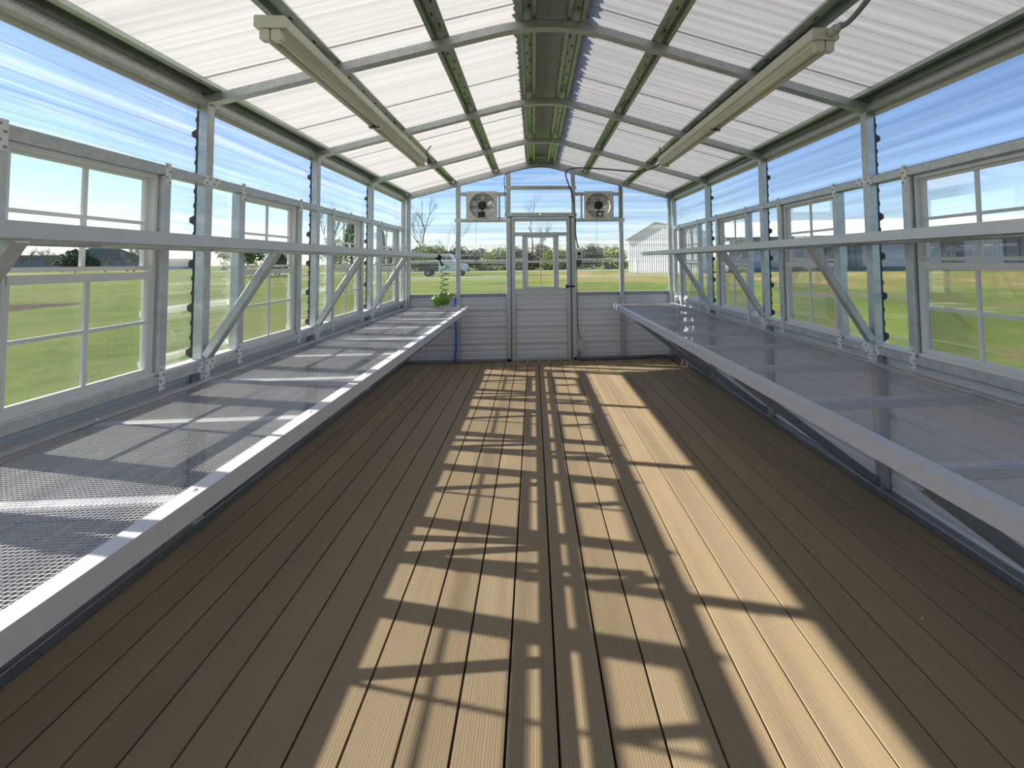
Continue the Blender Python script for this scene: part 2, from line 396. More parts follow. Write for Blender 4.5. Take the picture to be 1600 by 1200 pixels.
# ------------------------------------------------------------------ windows of the side walls
WN = [0]
def window(sx, y, label):
    WN[0] += 1
    r = root('window_%d' % WN[0], label, 'window', kind='structure', loc=(sx * 1.755, y, 1.235))
    hw, hh = .303, .428; X = 0; o = sx
    f = MB()
    for s in (-1, 1):
        f.box((-.018, s * hw, -hh), (.022, s * (hw - .017), hh)); f.box((-.0175, -hw + .017, s * hh), (.0215, hw - .017, s * (hh - .017)))
    f.build('window_frame', 'white_vinyl', r)
    for zc, xo, nm in ((.216, .010, 'upper_sash'), (-.204, -.010, 'lower_sash')):
        x = o * xo; sh = .212 if nm == 'upper_sash' else .224; sw = hw - .017
        m = MB(); t = .017
        for s in (-1, 1):
            m.box((x - .009, s * sw, zc - sh + .012), (x + .009, s * (sw - t), zc + sh - .012))
        e = sh - .012
        m.box((x - .0085, -sw + t, zc - e), (x + .0085, sw - t, zc - e + t))
        m.box((x - .0085, -sw + t, zc + e - (t if nm == 'upper_sash' else .030)), (x + .0085, sw - t, zc + e))
        if nm == 'lower_sash': m.box((x - o * .0135, -sw + .004, zc + e - .031), (x - o * .0092, sw - .004, zc + e - .001))
        q = m.build(nm, 'white_vinyl', r)
        m = MB(); m.box((x - .005, -.008, zc - sh + .03), (x + .005, .008, zc + sh - .03)); m.box((x - .0045, -sw + t, zc - .007), (x + .0045, -.008, zc + .007)); m.box((x - .0045, .008, zc - .007), (x + .0045, sw - t, zc + .007))
        m.build('muntin', 'white_vinyl', q)
        m = MB(); m.quad([(x, -sw + .02, zc - sh + .03), (x, sw - .02, zc - sh + .03), (x, sw - .02, zc + sh - .03), (x, -sw + .02, zc + sh - .03)]); m.build('pane', 'glass', q)
    m = MB(); x = o * .016; m.quad([(x, -.275, -.40), (x, .275, -.40), (x, .275, -.01), (x, -.275, -.01)]); m.build('insect_screen', 'insect_screen', r)
    return r
ordl = ['sixth from the back wall', 'fifth from the back wall', 'fourth from the back wall, largest in view', 'third from the back wall', 'second from the back wall', 'nearest the back wall']
for sx, nm in ((-1, 'left'), (1, 'right')):
    for i, y in enumerate(WINY):
        window(sx, y, 'white double-hung window in the %s wall, %s' % (nm, ordl[i]))

# ------------------------------------------------------------------ back wall
def back_wall():
    r = root('wall_back', 'far end wall with gable framing, clear ribbed sheets above and white siding below', 'wall', kind='structure')
    yc = YB + T / 2
    for a, b in ((-1.76, -.40), (.40, 1.76)):
        m = MB(); back_sheet(m, a, b, -.02, .86); m.build('siding_panel', 'siding', r)
        m = MB(); m.box((a, YB + .02, .856), (b, YB + T + .03, .868)); m.build('siding_trim', 'galvanized_dark', r)
        m = MB(); back_sheet(m, a, b, .862, 2.7); m.build('clear_panel', 'clear_panel', r)
        MB().beam((a, yc, .0225), (b, yc, .0225), T, .045).build('base_rail', 'galvanized_dark', r)
    m = MB(); back_sheet(m, -.40, .40, 1.86, 2.7); m.build('clear_panel', 'clear_panel', r)
    for x in (-1.69, -1.066, -.425, .415, 1.043, 1.69):
        top = rbot(x) + .01
        MB().beam((x, yc, .045 if abs(x) > .5 else 0), (x, yc, top), .056 if abs(x) < 1.5 else .05, T, (0, 1, 0)).build('post', 'galvanized', r)
    def hb(x0, x1, z, h=.045, nm='girt'): MB().beam((x0, yc, z), (x1, yc, z), T, h).build(nm, 'galvanized', r)
    hb(-.397, .387, 2.23); hb(-.397, .387, 1.875, .055, 'door_header')
    for a, b in ((-1.038, -.453), (.443, 1.015)):
        hb(a, b, 2.147, .042); hb(a, b, 1.805, .042)
        c = (a + b) / 2
        for s in (-1, 1):
            MB().beam((c + s * .205, yc, 1.826), (c + s * .205, yc, 2.126), .022, T, (0, 1, 0)).build('fan_stud', 'galvanized', r)
    for a, b in ((-.40, -.374), (.356, .39)):
        m = MB(); m.box((a, YB + .0405, 0), (b, YB + .0425, 1.85)); m.build('door_leak_strip', 'galvanized_dark', r)  # dark strips added to block light leaking past the door
    for x, z in ((-.425, 1.875), (.415, 1.875), (-.425, 2.23), (.415, 2.23), (-1.066, 1.805), (1.043, 1.805), (-.44, 1.805), (.43, 1.805)):
        m = MB(); m.box((x - .045, YB - .0025, z - .02), (x + .045, YB, z + .02))
        m.cur = 1
        for dx in (-.03, -.01, .012, .03):
            zz = z + (.008 if dx in (-.03, .012) else -.008); m.tube([(x + dx, YB - .002, zz), (x + dx, YB - .006, zz)], [.005, .003], 6)
        m.build('bracket', ['bracket_metal', 'screw'], r)
back_wall()
def gable_trim(y):
    m = MB(); xs = [-1.76] + list(np.linspace(-.30, .30, 13)) + [1.76]
    m.loft([[(x, y + a, b) for a, b in ((0, rbot(x) + .035), (.004, rbot(x) + .035), (.004, EZ + SL * (1.74 - abs(x)) + SKIN + .012), (0, EZ + SL * (1.74 - abs(x)) + SKIN + .012))] for x in xs])
    tag(m.build('trim_1' if y > 0 else 'trim_2', 'siding'), 'sheet metal gable trim closing the gap between %s rafter and roof' % ('far' if y > 0 else 'rear'), 'trim', kind='structure')
gable_trim(YB + .082); gable_trim(Y0 + .05)
def front_wall():
    r = root('wall_front', 'end wall behind the viewer, clear ribbed sheets over white siding', 'wall', kind='structure')
    m = MB(); back_sheet(m, -1.76, 1.76, -.02, .86, Y0); m.build('siding_panel', 'siding', r)
    m = MB(); back_sheet(m, -1.76, 1.76, .862, 2.7, Y0); m.build('clear_panel', 'clear_panel', r)
front_wall()
def door():
    r = root('door_1', 'galvanized framed door with a small window in the far end wall', 'door', kind='structure', loc=(-.01, YB, 0))
    D = .04; y = .02
    def b(x0, z0, x1, z1, w=.05): return MB().beam((x0, y, z0), (x1, y, z1), *((w, D, (0, 1, 0)) if x0 == x1 else (D, w)))
    b(-.355, .005, -.355, 1.84, .048).build('stile', 'galvanized', r); b(.355, .005, .355, 1.84, .048).build('stile', 'galvanized', r)
    b(-.331, 1.815, .331, 1.815, .05).build('rail', 'galvanized', r)
    b(-.331, 1.625, .331, 1.625, .048).build('rail', 'galvanized', r)
    b(-.331, .905, .331, .905, .05).build('rail', 'galvanized', r)
    b(-.331, .03, .331, .03, .05).build('rail', 'galvanized', r)
    b(-.215, .93, -.215, 1.60, .048).build('window_stud', 'galvanized', r); b(.205, .93, .205, 1.60, .048).build('window_stud', 'galvanized', r)
    # sheets, in door-local coordinates
    def sheet(x0, x1, z0, z1, nm, mt):
        m = MB(); zs = rib_zs(z0, z1); m.loft([[(x0, D + .003 + rib_off(z), z), (x1, D + .003 + rib_off(z), z)] for z in zs], cap=False, closed=False); m.build(nm, mt, r)
    sheet(-.375, .375, 0, .87, 'siding_panel', 'siding')
    m = MB(); m.box((-.331, .0, .868), (.331, .04, .876)); m.build('siding_trim', 'white_vinyl', r)
    sheet(-.375, .375, 1.62, 1.84, 'clear_panel', 'clear_panel'); sheet(-.375, -.19, .90, 1.62, 'clear_panel', 'clear_panel'); sheet(.19, .375, .90, 1.62, 'clear_panel', 'clear_panel')
    wf = MB(); x0, x1, z0, z1 = -.19, .18, .932, 1.60; t = .022
    wf.box((x0, .005, z0), (x0 + t, .045, z1)); wf.box((x1 - t, .005, z0), (x1, .045, z1)); wf.box((x0 + t, .0055, z0), (x1 - t, .0445, z0 + t)); wf.box((x0 + t, .0055, z1 - t), (x1 - t, .0445, z1))
    wf.box((x0 + t, .002, 1.255), (x1 - t, .04, 1.285))
    q = wf.build('door_window', 'white_vinyl', r)
    m = MB(); xm = (x0 + x1) / 2
    for za, zb in ((z0, 1.26), (1.28, z1)):
        m.box((xm - .006, .015, za), (xm + .006, .025, zb)); m.box((x0 + t, .0155, (za + zb) / 2 - .006), (xm - .006, .0245, (za + zb) / 2 + .006)); m.box((xm + .006, .0155, (za + zb) / 2 - .006), (x1 - t, .0245, (za + zb) / 2 + .006))
    m.build('muntin', 'white_vinyl', q)
    m = MB(); m.quad([(x0, .03, z0), (x1, .03, z0), (x1, .03, z1), (x0, .03, z1)]); m.build('pane', 'glass', q)
    m = MB(); m.box((.315, -.028, .935), (.435, -.012, .957)); m.box((.315, -.02, .925), (.34, 0, .967)); m.cyl((.39, -.034, .946), (.39, -.0, .946), .012)
    tag(m.build('latch', 'black_plastic', r), 'black latch')
    m = MB(); m.tube([(-.01, -.012, 1.80), (-.01, -.014, 1.87), (.004, -.016, 1.885), (.012, -.014, 1.87)], .004, 6); m.build('top_hook', 'screw', r)
door()

# ------------------------------------------------------------------ ceiling
def ceiling():
    r = root('ceiling', 'pitched roof of white translucent corrugated sheets on arched galvanized rafters', 'ceiling', kind='structure')
    xs = [-1.74] + list(np.linspace(-.30, .30, 13)) + [1.74]
    for y in POSTY[:-1] + [YB + .027]:
        m = MB(); rings = []; hy = T / 2; c = .005
        for i, x in enumerate(xs):
            a = xs[max(i - 1, 0)]; b2 = xs[min(i + 1, len(xs) - 1)]
            dx, dz = b2 - a, rbot(b2) - rbot(a); L = math.hypot(dx, dz); nx, nz = -dz / L, dx / L
            if i in (1, 13): pass
            zb = rbot(x); P = []
            for py, ph in [(-hy + c, 0), (-hy, c), (-hy, T - c), (-hy + c, T), (hy - c, T), (hy, T - c), (hy, c), (hy - c, 0)]:
                P.append((x + nx * ph, y + py, zb + nz * ph))
            rings.append(P)
        m.loft(rings); m.build('rafter', 'galvanized', r)
    # purlins: open hat channels with slots
    for x, big in ((-.128, 1), (.128, 1), (-.58, 0), (.58, 0), (-1.125, 0), (1.125, 0), (-1.702, 2), (1.702, 2)):
        m = MB(); zb = rbot(x) + .052; sl = -SL * (1 if x > 0 else -1)
        prof = [(-.046, 0), (-.026, 0), (-.022, .036), (.022, .036), (.026, 0), (.046, 0), (.046, .0025), (.028, .0025), (.024, .0385), (-.024, .0385), (-.028, .0025), (-.046, .0025)]
        m.loft([[(x + a, y, zb + b + a * sl) for a, b in prof] for y in (Y0, YB + .06)])
        m.cur = 1
        k = 0; y = Y0 + .1
        while y < YB:
            if min(abs(y - p) for p in POSTY) > .06:
                a = -.009 if k % 2 else .009
                m.box((x + a - .004, y - .014, zb + .0345 + a * sl), (x + a + .004, y + .014, zb + .0358 + a * sl))
            y += .11; k += 1
        m.build('purlin', ['purlin_metal', 'dark_gap'], r)
    # roof sheets
    def roff(y):
        d = abs(((y + .0381) % .0762) - .0381); o = .007 * max(0, min(1, (.026 - d) / .012))
        e = abs(((y + .1143) % .2286) - .1143); return max(o, .019 * max(0, min(1, (.030 - e) / .014)))
    span = .9144; y = Y0 - .06; k = 0
    while y < YB + .1:
        y1 = min(y + span + .012, YB + .14)
        ys = np.arange(y, y1 + 1e-6, .0063)
        for sx in (-1, 1):
            m = MB(); rows = []
            for x in (.075, .30, 1.84):
                z = EZ + SL * (1.74 - x) + SKIN + .002 * (k % 2)
                rows.append([(sx * x, yy, z + roff(yy)) for yy in ys])
            m.loft(rows, cap=False, closed=False); m.build('roof_panel', 'white_translucent', r)
        y += span; k += 1
    z0 = EZ + SL * 1.74 + SKIN + .022
    m = MB(); m.loft([[(-.215, yy, z0 - .215 * SL), (-.02, yy, z0 - .006), (0, yy, z0), (.02, yy, z0 - .006), (.215, yy, z0 - .215 * SL), (.215, yy, z0 - .215 * SL + .0015), (0, yy, z0 + .0015), (-.215, yy, z0 - .215 * SL + .0015)] for yy in (Y0 - .06, YB + .14)])
    m.build('ridge_cap', 'cap_metal', r)
    for sx in (-1, 1):
        m = MB(); z = EZ + SL * (1.74 - 1.77)
        m.box((sx * 1.768, Y0 - .02, 2.045), (sx * 1.775, YB + .08, z + .10)); m.build('eave_trim', 'white_vinyl', r)
    return r
ceiling()

# ------------------------------------------------------------------ expanded metal sheet
def expanded(x0, x1, y0, y1, z, px=.012, py=.0115, sw=.0015, th=.0004):
    m = MB(); x = x0
    while x < x1: m.box((x - sw / 2, y0, z), (x + sw / 2, y1, z + th)); x += px
    y = y0
    while y < y1: m.box((x0, y - sw / 2, z + .0002), (x1, y + sw / 2, z + th + .0002)); y += py
    return m.build('mesh_top', 'mesh_metal')

# ------------------------------------------------------------------ benches and shelves
def screw_up(m, x, y, z, r=.007):
    m.tube([(x, y, z), (x, y, z + .002), (x, y, z + .0045)], [r, r * .9, r * .35], 8)
YS, YE = -.6, 6.14
def bench(sx, nm):
    r = root('plant_bench', {'left': 'long mesh-topped plant bench along the left wall, sunlit in stripes', 'right': 'long mesh-topped plant bench along the right wall, in shade'}[nm],
             'bench', 'mesh plant benches', loc=(sx * 1.3, YE, 0))
    L = lambda x, y, z: (x - sx * 1.3, y - YE, z)
    xf, xb = sx * .915, sx * 1.695; zt = .718
    m = MB()
    prof = [(0, 0), (0, -.054), (.012, -.054), (.012, -.051), (.003, -.051), (.003, -.003), (.047, -.003), (.047, 0)]
    m.loft([[L(xf + sx * a, y, zt + b) for a, b in prof] for y in (YS, YE)])
    m.box(L(xf, YE, zt - .05), L(xf + sx * .06, YE + .004, zt)); m.build('front_rim', 'rim_metal', r)
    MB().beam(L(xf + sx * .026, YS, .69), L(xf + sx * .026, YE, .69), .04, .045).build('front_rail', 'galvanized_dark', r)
    m = MB(); m.loft([[L(xb + a * sx, y, zt + b) for a, b in [(-.030, -.004), (.018, -.004), (.018, -.03), (.015, -.03), (.015, -.001), (-.030, -.001)]] for y in (YS, YE)])
    m.build('back_ledge', 'rim_metal', r)
    k = 0; y = POSTY[-1] - .03
    ys = []
    while y > YS: ys.append(y); y -= .61
    for yy in ys: MB().beam(L(xf + sx * .045, yy, .692), L(xb, yy, .692), .04, .036).build('cross_bar', 'bar_metal', r)
    for p in POSTY[1:-1]:
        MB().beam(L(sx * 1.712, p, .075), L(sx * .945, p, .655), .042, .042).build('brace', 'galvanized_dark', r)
    for yy in ys:
        for p in (L(xf + sx * .024, yy + .02, zt), L(xb - sx * .01, yy + .02, zt - .001)):
            m = MB(); screw_up(m, *p); m.build('screw', 'rim_metal', r)
    o = expanded(min(xf, xb) + .02, max(xf, xb) - .02, YS, YE, .7105); o.parent = r; o.location = L(0, 0, 0); return r
def shelf(sx, nm):
    r = root('wall_shelf', {'left': 'narrow galvanized upper shelf braced off the left wall', 'right': 'narrow galvanized upper shelf braced off the right wall'}[nm],
             'shelf', 'narrow upper wall shelves', loc=(sx * 1.5, YE, 0))
    L = lambda x, y, z: (x - sx * 1.5, y - YE, z)
    xf, xb = sx * 1.29, sx * 1.70; zt = 1.376
    m = MB(); prof = [(0, 0), (0, -.040), (.014, -.040), (.014, -.037), (.003, -.037), (.003, -.003), (.04, -.003), (.04, 0)]
    m.loft([[L(xf + sx * a, y, zt + b) for a, b in prof] for y in (YS, YE)]); m.build('front_rim', 'rim_metal', r)
    MB().beam(L(xf + sx * .03, YS, 1.348), L(xf + sx * .03, YE, 1.348), .032, .034).build('front_rail', 'galvanized', r)
    MB().beam(L(xb - sx * .02, YS, 1.352), L(xb - sx * .02, YE, 1.352), .035, .034).build('back_rail', 'galvanized', r)
    y = POSTY[-1] - .03
    while y > YS:
        MB().beam(L(xf + sx * .045, y, 1.352), L(xb - sx * .036, y, 1.352), .04, .03).build('cross_bar', 'galvanized', r); y -= .61
    for p in POSTY[1:-1]:
        MB().beam(L(sx * 1.708, p, .825), L(sx * 1.385, p, 1.34), .042, .042).build('brace', 'galvanized', r)
    o = expanded(min(xf, xb) + .02, max(xf, xb) - .01, YS, YE, 1.3695); o.parent = r; o.location = L(0, 0, 0); return r
bench(-1, 'left'); bench(1, 'right'); shelf(-1, 'left'); shelf(1, 'right')

# ------------------------------------------------------------------ tube lights
def light(sx, label):
    r = root('tube_light', label, 'light', 'strip lights under the rafters', loc=(sx * 1.095, 3.06, 2.165))
    m = MB(); m.beam((0, -1.22, .022), (0, 1.22, .022), .115, .048, c=.004); m.build('housing', 'fixture_white', r)
    m = MB(); m.loft([[(a, y, b) for a, b in [(-.045, 0), (-.036, -.018), (.036, -.018), (.045, 0)]] for y in (-1.20, 1.20)]); m.build('reflector', 'fixture_white', r)
    for s in (-1, 1):
        for a, b in ((-1.19, -.02), (.02, 1.19)):
            m = MB(); m.cyl((s * .021, a, -.026), (s * .021, b, -.026), .0155, 14); m.build('lamp_tube', 'fixture_white', r, True)
    for y in (-1.2, 0, 1.2):
        for s in (-1, 1):
            m = MB(); m.beam((s * .021, y - .014, -.026), (s * .021, y + .014, -.026), .036, .044, c=.005); m.build('lamp_holder', 'fixture_white', r)
    m = MB()
    m.box((-.03, -.022, -.046), (.03, -.016, -.03)); m.box((-.034, .01, -.045), (.03, .015, -.03)); m.build('centre_clip', 'rubber', r)
    return r
light(-1, 'long beige twin-tube light fixture on the left side of the ceiling')
light(1, 'long beige twin-tube light fixture on the right, fed by a grey cable')

# ------------------------------------------------------------------ cables
def cable(name, label, pts, r, mat='rubber', cat='cable', n=6):
    m = MB(); m.tube(smooth_path(pts, n), r, 8); p = pts[0]
    o = m.build(name, mat, None, True, loc=p); return tag(o, label, cat)
cable('power_cable', 'thick dark cable looping from the right light down the door post to the timer box',
      [(1.09, 4.285, 2.175), (1.075, 4.36, 2.165), (1.038, 4.6, 2.162), (.977, 4.9, 2.195), (.811, 5.3, 2.290), (.64, 5.65, 2.375), (.541, 5.8, 2.410), (.436, 5.95, 2.440), (.346, 6.05, 2.435), (.315, 6.1, 2.39), (.345, 6.14, 2.289), (.392, 6.165, 2.165), (.424, 6.172, 2.0), (.440, 6.172, 1.791), (.440, 6.175, 1.626), (.468, 6.175, 1.44)], .0085)
m = MB(); m.tube(smooth_path([(1.115, 1.845, 2.19), (1.118, 1.80, 2.188), (1.120, 1.74, 2.183), (1.112, 1.66, 2.19), (1.08, 1.52, 2.20), (1.02, 1.30, 2.215), (1.0, 1.0, 2.24)], 6), .0105, 10)
o = m.build('conduit_cable', 'conduit_grey', None, True, loc=(1.115, 1.845, 2.19)); tag(o, 'grey conduit cable entering the near end of the right light', 'cable')
m = MB(); m.cyl((0, -.045, -.001), (0, -.006, 0), .02, 12); m.cyl((0, -.075, -.003), (0, -.04, -.001), .015, 12); m.build('connector', 'grey_plastic', o, True)
cable('light_lead', 'short thin black lead from the left light up to the purlin', [(-1.10, 4.24, 2.19), (-1.075, 4.24, 2.20), (-1.04, 4.27, 2.225), (-1.045, 4.31, 2.27), (-1.015, 4.33, 2.318)], .005)
cable('light_lead', 'short thin black lead from the right light up to the purlin', [(1.09, 4.24, 2.20), (1.075, 4.25, 2.225), (1.06, 4.28, 2.26), (1.07, 4.33, 2.315)], .005)
yf = YB - .006
cable('fan_cord', 'thin black cord from the left fan up the door post to the ridge',
      [(-.562, yf, 1.834), (-.54, yf, 1.835), (-.50, yf, 1.838), (-.462, yf, 1.85), (-.462, yf, 2.0), (-.470, yf, 2.2), (-.458, yf, 2.40), (-.30, yf, 2.452), (0, yf, 2.50), (.25, yf, 2.455), (.40, yf, 2.41)], .0045)
cable('fan_cord', 'thin black cord from the right fan up its post to the gable rafter',
      [(.938, yf, 1.832), (.96, yf, 1.832), (1.03, yf, 1.838), (1.045, yf, 1.86), (1.04, yf, 2.0), (1.035, yf, 2.23), (.95, yf, 2.272), (.70, yf, 2.335), (.44, yf, 2.405)], .0045)
cable('door_cord', 'thin black cord running across the door header', [(-.44, YB - .007, 1.842), (-.38, YB - .007, 1.848), (0, YB - .007, 1.846), (.38, YB - .007, 1.848), (.41, YB - .007, 1.845)], .0045)
cable('floor_cable', 'black cable lying along the foot of the far wall into the right corner',
      [(.485, 6.172, .118), (.468, 6.17, .06), (.48, 6.165, .014), (.60, 6.16, .010), (.915, 6.16, .010), (1.25, 6.165, .016), (1.50, 6.17, .040), (1.60, 6.14, .03), (1.64, 5.98, .010), (1.66, 5.8, .009)], .0065)
cable('box_cord', 'black cord running down the post from the timer box to the outlet box',
      [(.478, 6.165, 1.285), (.476, 6.168, 1.255), (.452, 6.172, 1.215), (.450, 6.174, 1.0), (.450, 6.174, .70), (.452, 6.174, .44), (.470, 6.174, .33), (.486, 6.172, .275)], .0055)

# ------------------------------------------------------------------ timer box, outlet box
r = root('timer_box', 'small grey timer box with black dial beside the door', 'timer', loc=(.478, 6.165, 1.29))
m = MB(); m.beam((0, 0, 0), (0, 0, .125), .088, .05, (0, 1, 0), .008); m.build('body', 'light_grey_box', r)
m = MB(); m.cyl((0, -.025, .075), (0, -.034, .075), .022, 20); m.box((-.024, -.0265, .022), (.024, -.0255, .034)); tag(m.build('dial', 'black_plastic', r), 'black dial')
m = MB(); m.cyl((.044, 0, .08), (.075, 0, .078), .016, 14); m.cyl((.075, 0, .078), (.09, 0, .076), .02, 14); m.build('side_connector', 'grey_plastic', r, True)
for x in (-.02, .022):
    m = MB(); m.tube([(x, 0, 0), (x, -.002, -.03), (x * .4, -.002, -.07), (-.005, .002, -.10)], [.012, .010, .007, .006], 8); m.build('cable_gland', 'rubber', r, True)
r = root('outlet_box', 'small grey outlet box low beside the door post', 'outlet', loc=(.497, 6.168, .125))
m = MB(); m.beam((0, 0, 0), (0, 0, .135), .07, .05, (0, 1, 0), .008); m.cyl((.0, 0, .135), (-.002, 0, .16), .014, 10, .009); m.cyl((0, 0, 0), (-.004, 0, -.02), .012, 10, .008); m.build('body', 'grey_plastic', r)
m = MB(); m.beam((.012, -.026, .02), (.012, -.026, .115), .05, .006, (0, 1, 0), .002); m.build('cover', 'grey_plastic', r)

# ------------------------------------------------------------------ fans
def fan(cx, label, lo, box_x):
    r = root('exhaust_fan', label, 'fan', 'shutter exhaust fans high on the far wall', loc=(cx, YB - .012, 1.992))
    h = .186; R = .165; n = 40
    m = MB(); ring = []
    import itertools
    def sq(a):
        c, s = math.cos(a), math.sin(a); k = h / max(abs(c), abs(s)); return (c * k, s * k)
    A = [2 * math.pi * i / n for i in range(n)]
    for y0, y1 in ((-.004, .010),):
        for i in range(n):
            a, b = A[i], A[(i + 1) % n]
            sa, sb = sq(a), sq(b); ca = (R * math.cos(a), R * math.sin(a)); cb = (R * math.cos(b), R * math.sin(b))
            m.quad([(sa[0], y0, sa[1]), (ca[0], y0, ca[1]), (cb[0], y0, cb[1]), (sb[0], y0, sb[1])])
            m.quad([(sa[0], y0, sa[1]), (sb[0], y0, sb[1]), (sb[0], y1 + .08, sb[1]), (sa[0], y1 + .08, sa[1])])
            m.quad([(ca[0], y0, ca[1]), (ca[0] * .97, y1 + .07, ca[1] * .97), (cb[0] * .97, y1 + .07, cb[1] * .97), (cb[0], y0, cb[1])])
    m.cur = 1
    for sx in (-1, 1):
        for sz in (-1, 1): m.cyl((sx * .146, -.012, sz * .142), (sx * .146, -.004, sz * .142), .009, 8)
        for q in (-.1, 0, .1): m.cyl((sx * .172, -.007, q), (sx * .172, -.004, q), .004, 6); m.cyl((q, -.007, sx * .172), (q, -.004, sx * .172), .004, 6)
    m.build('mounting_plate', ['fan_plate', 'screw'], r)
    m = MB(); m.tube([(R * math.cos(a) * .99, -.006, R * math.sin(a) * .99) for a in A + [0]], .004, 6, False); m.build('guard_ring', 'fan_inner', r)
    m = MB()
    for k in range(6):
        z = -.15 + k * .055; m.quad([(-.165, .065, z), (.165, .065, z), (.165, .085, z + .056), (-.165, .085, z + .056)])
    m.build('shutter', 'fan_inner', r)
    for k in range(5):
        a0 = lo + k * 2 * math.pi / 5; m = MB(); rows = []
        for rr, wd, tw in ((.03, .28, .02), (.08, .42, .016), (.13, .48, .012), (.152, .40, .010)):
            rows.append([(rr * math.cos(a0 + wd * t), .035 + tw * (t * 2 - 1) * .9, rr * math.sin(a0 + wd * t)) for t in (0, .25, .5, .75, 1)])
        m.loft(rows, cap=False, closed=False); m.build('blade', 'fan_plate', r)
    m = MB(); m.tube([(0, -.055, 0), (0, -.052, 0), (0, .03, 0)], [.034, .05, .052], 22)
    for k in range(14):
        a = k * 2 * math.pi / 14; m.box((.05 * math.cos(a) - .003, -.045, .05 * math.sin(a) - .003), (.058 * math.cos(a) + .003, .02, .058 * math.sin(a) + .003))
    tag(m.build('motor', 'black_plastic', r), 'black motor')
    for a in (math.pi / 4, 3 * math.pi / 4, 5 * math.pi / 4, 7 * math.pi / 4):
        m = MB(); m.tube([(.05 * math.cos(a), 0, .05 * math.sin(a)), (.17 * math.cos(a), -.008, .17 * math.sin(a))], .004, 6); m.build('motor_strut', 'screw', r)
    m = MB(); m.cyl((0, -.02, -.05), (0, -.02, -.09), .006, 6); m.build('motor_lead', 'rubber', r)
    m = MB(); m.beam((box_x, -.03, -.150), (box_x, -.03, -.082), .088, .05, (0, 1, 0), .014); q = m.build('switch_box', 'black_plastic', r)
    if box_x > -.5 and lo > .3:
        m = MB(); m.box((box_x - .024, -.0565, -.137), (box_x + .024, -.0553, -.100)); m.box((-.045, -.02, -.088), (.045, -.016, -.070)); m.build('rating_label', 'light_grey_box', q)
    m = MB(); m.tube([(-.075 if lo < .3 else -.03, -.02, -.15), (-.078 if lo < .3 else -.032, -.022, -.40), (-.078 if lo < .3 else -.032, -.022, -.68)], .0016, 5); x = -.078 if lo < .3 else -.032
    m.cyl((x, -.022, -.675), (x, -.022, -.705), .005, 8, .008); m.build('pull_cord', 'black_plastic', r)
fan(-.756, 'left shutter exhaust fan with black motor and plain black box', .1, -.006)
fan(.744, 'right shutter exhaust fan whose black box carries a pale label', .7, .01)

# ------------------------------------------------------------------ hose and pipe
r = root('coil_hose', 'bright green coiled garden hose heaped on the left bench and hanging from the shelf', 'hose', loc=(-1.28, 6.02, .712))
pts = []
for i in range(0, 6 * 16 + 1):                       # hanging part
    t = i / (6 * 16.0); a = i / 16 * 2 * math.pi
    R = .05 + .006 * math.sin(a * .37); pts.append((.06 + .02 - .01 * t + R * math.cos(a), .02 + R * math.sin(a), .50 - .40 * t ** .9 + .008 * math.sin(a)))
p0 = [( .045, .055, .555), (.055, .05, .53)]
ax0 = Vector((-.055, -.01, .078)); ax1 = Vector((.115, .03, .125)); axd = (ax1 - ax0)
u = axd.cross(Vector((0, 0, 1))).normalized(); v = axd.normalized().cross(u)
pts2 = []
N = 17
for i in range(N * 18 + 1):
    t = i / (N * 18.0); a = i / 18 * 2 * math.pi; R = .074 - .012 * t + .006 * math.sin(a * .31 + 1)
    c = ax1 + (ax0 - ax1) * t + Vector((0, 0, .012 * math.sin(a * .23)))
    pts2.append(c + u * R * math.cos(a) + v * R * math.sin(a))
m = MB(); m.tube(smooth_path(p0 + pts[::2] + [(.09, .05, .12)], 2), .0058, 6); m.build('hanging_coil', 'hose_green', r, True)
m = MB(); m.tube(pts2, .0062, 7); m.build('coil', 'hose_green', r, True)
m = MB(); m.tube(smooth_path([tuple(pts2[0]), (.16, .06, .10), (.185, .09, .13), (.175, .10, .155)], 5), .0062, 7); m.build('hose_end', 'hose_green', r, True)
r = root('hose_nozzle', 'black hose wand with round head hooked on the end of the left shelf', 'nozzle', loc=(-1.285, 6.09, 1.335))
m = MB(); R = .026
m.tube([(R * math.cos(a), -.012, R * math.sin(a)) for a in np.linspace(0, 2 * math.pi, 25)], .011, 8, False); m.cyl((0, -.012, 0), (0, .0, 0), .02, 16, .012)
m.build('spray_head', 'black_plastic', r, True)
m = MB(); m.tube([(.008, -.012, -.022), (.025, -.016, -.06), (.045, -.02, -.105)], [.008, .011, .012], 10); m.build('handle', 'black_plastic', r, True)
m = MB(); m.tube([(-.02, -.012, -.008), (-.05, -.01, -.016), (-.055, 0, -.012)], .004, 6); m.build('hook', 'black_plastic', r, True)
r = root('water_pipe', 'blue plastic water pipe rising beside the left far post to a brass elbow', 'pipe', loc=(-1.11, 6.17, 0))
m = MB(); m.tube(smooth_path([(.0, -.02, .0), (.012, -.01, .10), (.022, 0, .22), (.020, 0, .45), (.014, 0, .70), (.012, 0, .84)], 5), .0095, 10); m.build('pipe', 'pipe_blue', r, True)
m = MB(); m.cyl((.020, -.003, .355), (.020, .012, .355), .014, 10); m.build('pipe_clip', 'chalk', r)
m = MB(); m.tube([(.012, 0, .835), (.012, 0, .865), (.004, 0, .876), (-.045, -.01, .880), (-.062, -.014, .872), (-.066, -.016, .82)], [.010, .011, .011, .011, .011, .010], 10); m.cyl((.006, 0, .845), (.016, 0, .845), .016, 8)
m.build('brass_elbow', 'brass', r, True)
